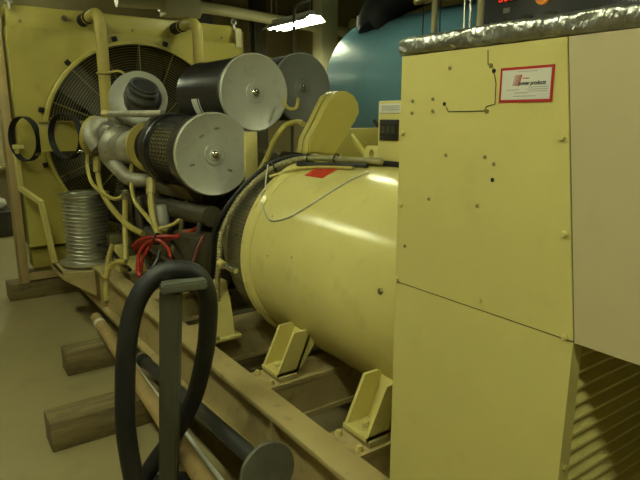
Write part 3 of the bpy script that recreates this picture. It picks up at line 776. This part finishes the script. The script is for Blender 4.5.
for (x0, x1, z, hh, m, nm) in ((.052, .066, .0425, .0022, REDL, 'small_red_print'), (.018, .044, .0225, .0012, GREYINK, 'small_print'), (.066, .104, .0265, .0011, GREYINK, 'small_print'),
                          (.062, .105, .0228, .0011, GREYINK, 'small_print'), (.066, .102, .0192, .0011, GREYINK, 'small_print'), (.036, .064, .0165, .0014, GREYINK, 'small_print'), (.034, .08, .0105, .0012, GREYINK, 'small_print'), (.04, .08, .0555, .0010, GREYINK, 'small_print')):
    mb = MB(); x = x0
    while x < x1:
        wd = random.uniform(.0015, .005); mb.box((sx0+x, ys, sz0+z), (min(sx0+x+wd, sx0+x1+.002), ys+.0004, sz0+z+hh)); x += wd+.0012
    mb.build(nm, m, sg)

# foil quilt folded over the cabinet top
fo_ = MB(); nx, ns = 420, 28
R = []
for i in range(nx+1):
    x = XL-.012+(XRt+.03-XL)*i/nx
    ring_ = []
    endf = min(1, i/5, (nx-i)/3)
    for j in range(ns):
        a = 2*PI*j/ns
        cy, cz = math.cos(a), math.sin(a)
        y = (abs(cy)**.7)*(1 if cy > 0 else -1)*.030
        zz = (abs(cz)**.7)*(1 if cz > 0 else -1)*.0215
        p = V((x, YF+.020+y, ZT+.0215+zz))
        q = V((x*34+j*.9, j*.6, 0))
        k = .0016*noise.noise(q)+.0022*noise.noise(V((x*9, j*.25, 3)))+.0026*(abs(noise.noise(V((x*60+zz*900, zz*20, 7))))-.2)*(1 if zz > -.008 else .3)
        c0 = V((x, YF+.020, ZT+.0215))
        sc_ = .8+.2*endf
        p = c0+(p-c0)*sc_*(1+k/.022)
        p.z = max(p.z, ZT+.0005) if p.y > YF-.003 else max(p.z, ZT-.006)
        ring_.append(p)
    R.append(ring_)
fo_.rings(R)
rows = []
for i in range(61):
    x = XL-.005+(XRt-XL)*i/60
    rows.append([V((x, YF+.02+(1.52)*j/20, ZT+.020+.006*noise.noise(V((x*8, j*.9, 1))))) for j in range(21)])
G = [[fo_.b.verts.new(p) for p in r_] for r_ in rows]
for i in range(60):
    for j in range(20): fo_.face((G[i][j], G[i+1][j], G[i+1][j+1], G[i][j+1]))
G2 = [[fo_.b.verts.new(V((p.x, p.y, ZT+.0008))) for p in r_] for r_ in rows]
for i in range(60):
    for j in range(20): fo_.face((G2[i][j], G2[i][j+1], G2[i+1][j+1], G2[i+1][j]))
fq = fo_.build('foil_cover', FOIL, None, 60)
tag(recenter(fq), 'crumpled silver foil cover lying on top of the control cabinet', 'foil')

# ------------------------------------------------------------------ steel post, hose, lying stand, tube, conduit
pb = V((-2.10, .685, 0)); ptop = V((-1.965, .703, .985))
po = thing('steel_post', pb, 'grey steel post with flat cap standing in front of the skid', 'post')
MB().lathe([(.19, 0), (.19, .012), (.185, .016), (.0, .016)], pb, (0, 0, 1), 48, True, False).build('base_plate', BLACKM, po)
d_ = (ptop-pb).normalized(); sx_ = RT.copy(); sx_ = (sx_-d_*sx_.dot(d_)).normalized(); sy_ = d_.cross(sx_)
def sect(p, a, b_): return [p+sx_*a+sy_*b_, p-sx_*a+sy_*b_, p-sx_*a-sy_*b_, p+sx_*a-sy_*b_]
pmb = MB().rings([sect(pb+d_*.012, .036, .03), sect(ptop-d_*.02, .038, .03)])
bmesh.ops.bevel(pmb.b, geom=[e for e in pmb.b.edges if e.calc_length() > .5], offset=.008, segments=3, affect='EDGES')
pmb.build('shaft', POST, po)
ca, cb_ = at(160, 287, 2.055), at(205, 281, 2.115)
cx_ = (cb_-ca).normalized(); cu_ = V((0, 0, 1)); cu_ = (cu_-cx_*cu_.dot(cx_)).normalized(); cw_ = cx_.cross(cu_)
def csec(p): return [p+cu_*.017+cw_*.05, p+cu_*.017-cw_*.05, p-cu_*.017-cw_*.05, p-cu_*.017+cw_*.05]
cm = MB().rings([csec(ca), csec(cb_)])
bmesh.ops.bevel(cm.b, geom=cm.b.edges[:], offset=.006, segments=2, affect='EDGES')
cm.build('cap_plate', POST, po)
CT = (ca+cb_)/2
ho = [(140, 505, 2.12), (132, 470, 2.10), (126, 430, 2.08), (125, 390, 2.07), (126.5, 350, 2.06), (132, 315, 2.06), (143, 290, 2.07), (160, 274, 2.09), (180, 269.5, 2.11), (198, 276, 2.14), (207.5, 296, 2.18), (208, 325, 2.24), (204, 358, 2.30), (194, 397, 2.37), (176, 432, 2.41), (156, 460, 2.43), (141, 484, 2.43), (134, 510, 2.40)]
hz = [at(*q) for q in ho]
hz = [V((p.x, p.y, max(p.z, .06))) for p in hz]
hobj = MB().tube(hz, .0365, 18, 8).build('rubber_hose', RUBBER, None, 60)
tag(recenter(hobj), 'thick black rubber hose looped over the grey post', 'hose')

ds = V((-1.575, .872, .370)); de = V((-3.22, .928, .190))
dd = (ds-de).normalized()
ls = thing('lying_stand', (-2.4, .93, .155), 'dark pole with a round grey base plate lying along the skid beam', 'stand')
MB().lathe([(.035, 0), (.103, 0), (.106, .004), (.106, .014), (.103, .018), (.0, .018)], ds-dd*.002, dd, 48, True, False).build('base_plate', DISC, ls)
MB().cyl(de, ds, .033, seg=24).build('pole', POLE, ls)
MB().lathe([(.034, 0), (.040, .003), (.040, .02), (.034, .023)], de+dd*.05, dd, 24).build('collar', CHROME, ls)
MB().lathe([(.034, 0), (.038, .002), (.038, .05), (.034, .052)], de+dd*.09, dd, 24).build('sleeve', BLACKM, ls)

tb = MB()
tp0, tp1 = V((-4.05, .885, .194)), V((-1.5, .738, .194))
tb.lathe([(.032, 0), (.0385, 0), (.0385, (tp1-tp0).length), (.032, (tp1-tp0).length), (.032, 0)], tp0, tp1-tp0, 40, False, False)
ct = thing('cardboard_tube', (-2.8, .81, .155), 'long brown cardboard tube lying on the sleepers beside the skid', 'tube')
td_ = (tp1-tp0).normalized()
MB().lathe([(.0387, 0), (.0392, .001), (.0392, .05), (.0387, .051)], tp0+td_*.13, td_, 32, False, False).build('tape_band', LABEL, ct)
tb.build('tube_wall', CARD, ct)
wt = MB().cyl((-3.15, .884, .1645), (-1.55, .822, .1645), .0095, seg=12)
tag(recenter(wt.build('white_conduit', WHITEP)), 'thin white pipe lying between the cardboard tube and the dark pole', 'pipe')

# ------------------------------------------------------------------ red and black cable bundle on the skid
rc = thing('cable_bundle', at(160, 245, 3.2), 'red and black battery cables tied in a bundle by the engine side', 'cable')
def rcab(pts, r=.011, m=REDC, name='cable'): MB().tube([at(*p) for p in pts], r, 8).build(name, m, rc)
rcab([(133, 246, 3.25), (142, 239, 3.22), (155, 237, 3.2), (168, 236, 3.2), (178, 237, 3.22), (190, 232, 3.25), (200, 226, 3.3)])
rcab([(134, 250, 3.28), (143, 243, 3.26), (156, 240, 3.22), (170, 239, 3.22), (180, 234, 3.25), (193, 231, 3.3)])
rcab([(138, 268, 3.2), (139, 254, 3.2), (146, 244, 3.2), (157, 240, 3.18), (166, 246, 3.18), (171, 257, 3.18)])
rcab([(141, 272, 3.22), (143, 258, 3.22), (149, 247, 3.22), (158, 241, 3.2), (168, 248, 3.2), (173, 262, 3.2)], .009)
rcab([(138, 262, 3.16), (138, 272, 3.14), (141, 277, 3.1)], .012)
rcab([(146, 242, 3.24), (144, 256, 3.24), (150, 268, 3.2), (156, 262, 3.22), (160, 250, 3.24)], .009, CABLE)
rcab([(170, 238, 3.26), (177, 248, 3.24), (186, 260, 3.2)], .009, CABLE)
rcab([(203, 236, 3.1), (197, 250, 3.05), (193, 262, 3.0)], .008, mat('dull_red_cable', (110, 50, 34), .5))
MB().torus(at(157, 239, 3.2), (1, .6, 0), .03, .006, 18, 6).build('cable_tie', CABLE, rc)
kb = [at(98, 245, 4.35), at(108, 248, 4.25), at(115, 255, 4.1), at(122, 263, 3.95), at(130, 270, 3.8)]
tag(recenter(MB().tube(kb, .014, 8).build('black_cable', CABLE)), 'black cable running along the skid from behind the bellows', 'cable')

# ------------------------------------------------------------------ teal tank and things behind
TY, TZ, TR = 4.75, 1.87, .84
tk = thing('teal_tank', (-4, TY, 0), 'big teal horizontal tank standing behind the generator', 'tank')
tx = -5.55
prf = [(.02, tx-.16), (.25, tx-.145), (.45, tx-.115), (.62, tx-.07), (.73, tx-.025), (TR, tx+.05), (TR, -1.6), (.6, -1.5), (.02, -1.45)]
MB().lathe(prf, (0, TY, TZ), (1, 0, 0), 96).build('vessel', TEAL, tk)
for x in (-4.9, -2.6):
    MB().box((x-.1, TY-.6, 0), (x+.1, TY+.6, 1.25), .01).build('saddle', TEAL, tk)
t = thing('insulated_pipe', (-4.4, 4.0, 2.5), 'thick black pipe elbow above the teal tank', 'pipe')
bp0 = at(374, 24, 6.25)
MB().tube([V((bp0.x, bp0.y, 2.66)), bp0, at(380, 12, 6.2), at(396, -2, 6.1), at(420, -12, 6.0), at(440, -22, 5.9), at(452, -45, 5.8)], .19, 20).build('lagging', BLACKM, t)
MB().box((-4.35, 3.45, 2.82), (.6, 4.35, 3.25), .05).build('added_shade_duct', BLACKM, t)  # unseen duct added to keep light off the tank's upper right
vp = thing('standing_pipe', (-2.82, 2.9, 0), 'pale upright pipe with brass valve head above the cabinet left corner', 'pipe')
MB().cyl((-2.82, 2.9, 0), (-2.82, 2.9, 2.42), .02, seg=16).build('riser', COLM, vp)
MB().cyl((-3.0, 2.9, 2.36), (-2.62, 2.9, 2.36), .022, seg=14).build('valve_arm', HOSEY, vp)
MB().lathe([(.03, 0), (.05, .01), (.05, .03), (.03, .04)], (-2.92, 2.9, 2.34), (0, 0, 1), 20).build('valve_body', HOSEY, vp)
MB().lathe([(.035, 0), (.06, .01), (.06, .03), (.03, .04)], (-2.70, 2.9, 2.33), (0, 0, 1), 20).build('valve_body', COLM, vp)
for dx in (-.085, .07): MB().cyl((-2.82+dx, 2.88, 1.4), (-2.82+dx, 2.88, 2.36), .004, seg=6).build('sensing_wire', CABLE, vp)
MB().box((-2.92, 2.86, 1.38), (-2.73, 2.92, 1.41)).build('wire_clamp', BLACKM, vp)

sp_ = thing('switch_panel', (-1.7, 3.0, 0), 'tall black switch panel with red readout and round dials at the top right', 'control panel')
MB().box((-2.25, 2.70, 0), (-.95, 3.2, 2.75), .008).build('enclosure', BLACKG, sp_)
rd = MB().box((-2.15, 2.692, 2.20), (-2.03, 2.70, 2.27)).build('readout', BLACKM, sp_)
for k in range(3):
    x = -2.14+k*.035
    MB().box((x, 2.689, 2.205), (x+.022, 2.692, 2.21)).box((x, 2.689, 2.229), (x+.022, 2.692, 2.234)).box((x, 2.689, 2.253), (x+.022, 2.692, 2.258)).box((x, 2.689, 2.205), (x+.005, 2.692, 2.258)).box((x+.017, 2.689, 2.205), (x+.022, 2.692, 2.258)).build('digit', REDGLOW, rd)
MB().lathe([(.035, 0), (.035, .02), (.02, .028)], (-1.87, 2.70, 2.19), (0, -1, 0), 24).build('amber_lamp', AMBER, sp_)
MB().box((-2.11, 2.694, 2.145), (-2.07, 2.70, 2.17)).build('tag_plate', GREYINK, sp_)
for x in (-2.09, -1.96, -1.82):
    dl = MB().lathe([(.045, 0), (.045, .012), (.036, .014)], (x, 2.70, 2.075), (0, -1, 0), 28).build('dial', GRIME_SHADE_D, sp_)
    MB().box((x-.02, 2.684, 2.05), (x+.02, 2.6862, 2.068)).build('dial_scale', RUBG, dl)
sc_ = thing('supply_pipe', (-2.36, 2.6, 0), 'pale upright supply pipe beside the black switch panel', 'pipe')
MB().cyl((-2.335, 2.78, 0), (-2.335, 2.78, ZC), .022, seg=14).build('riser', COLM, sc_)
MB().box((-2.37, 2.76, 1.2), (-2.25, 2.80, 1.23)).build('pipe_clip', STEEL, sc_)
for i, x in enumerate((-2.43, -2.475)):
    tt = thing('thin_pipe', (x, 2.8, 0), ('thin bright pipe next to the pale supply pipe', 'thin bright pipe farther left of the pale supply pipe')[i], 'pipe')
    MB().cyl((x, 2.8, 0), (x, 2.8, ZC), .007, seg=8).build('riser', STEEL, tt)

# far left corner
t = thing('crate', (-8.9, .62, 0), 'dark low crate on the floor at the far left edge', 'crate')
MB().box((-9.2, .2, 0), (-8.6, .92, .30), .01).build('body', GRIME_SHADE_D, t)
MB().box((-9.22, .18, .30), (-8.58, .94, .335), .005).build('lid', POLE, t)
t = thing('white_sack', (-8.9, .6, .335), 'white sack resting on the dark crate at the far left edge', 'sack')
sm = MB(); bmesh.ops.create_icosphere(sm.b, subdivisions=4, radius=1)
for v in sm.b.verts:
    k = 1+.12*noise.noise(v.co*2.2)
    v.co = V((-8.9+.26*v.co.x*k, .6+.3*v.co.y*k, max(.336, .43+.12*v.co.z*k)))
sm.build('cloth', WHITEP, t)
t = thing('wall_shelf', (-10.8, .9, 0), 'pale shelf standing on the back wall at the far left edge', 'shelf')
MB().box((-10.98, -.3, 0), (-10.6, 1.5, .04)).box((-10.98, -.3, .75), (-10.6, 1.5, .79)).box((-10.98, -.3, 0), (-10.6, -.26, .9)).box((-10.98, 1.46, 0), (-10.6, 1.5, .9)).build('frame', WALLP, t)

# ------------------------------------------------------------------ world and view
w = bpy.data.worlds.new('world'); SC.world = w; w.use_nodes = True
bg = w.node_tree.nodes['Background']; bg.inputs['Color'].default_value = (1, 1, .7, 1); bg.inputs['Strength'].default_value = .02
SC.view_settings.view_transform = 'Standard'; SC.view_settings.look = 'None'
SC.view_settings.gamma = 1; SC.view_settings.use_curve_mapping = False
SC.view_settings.exposure = 0.10
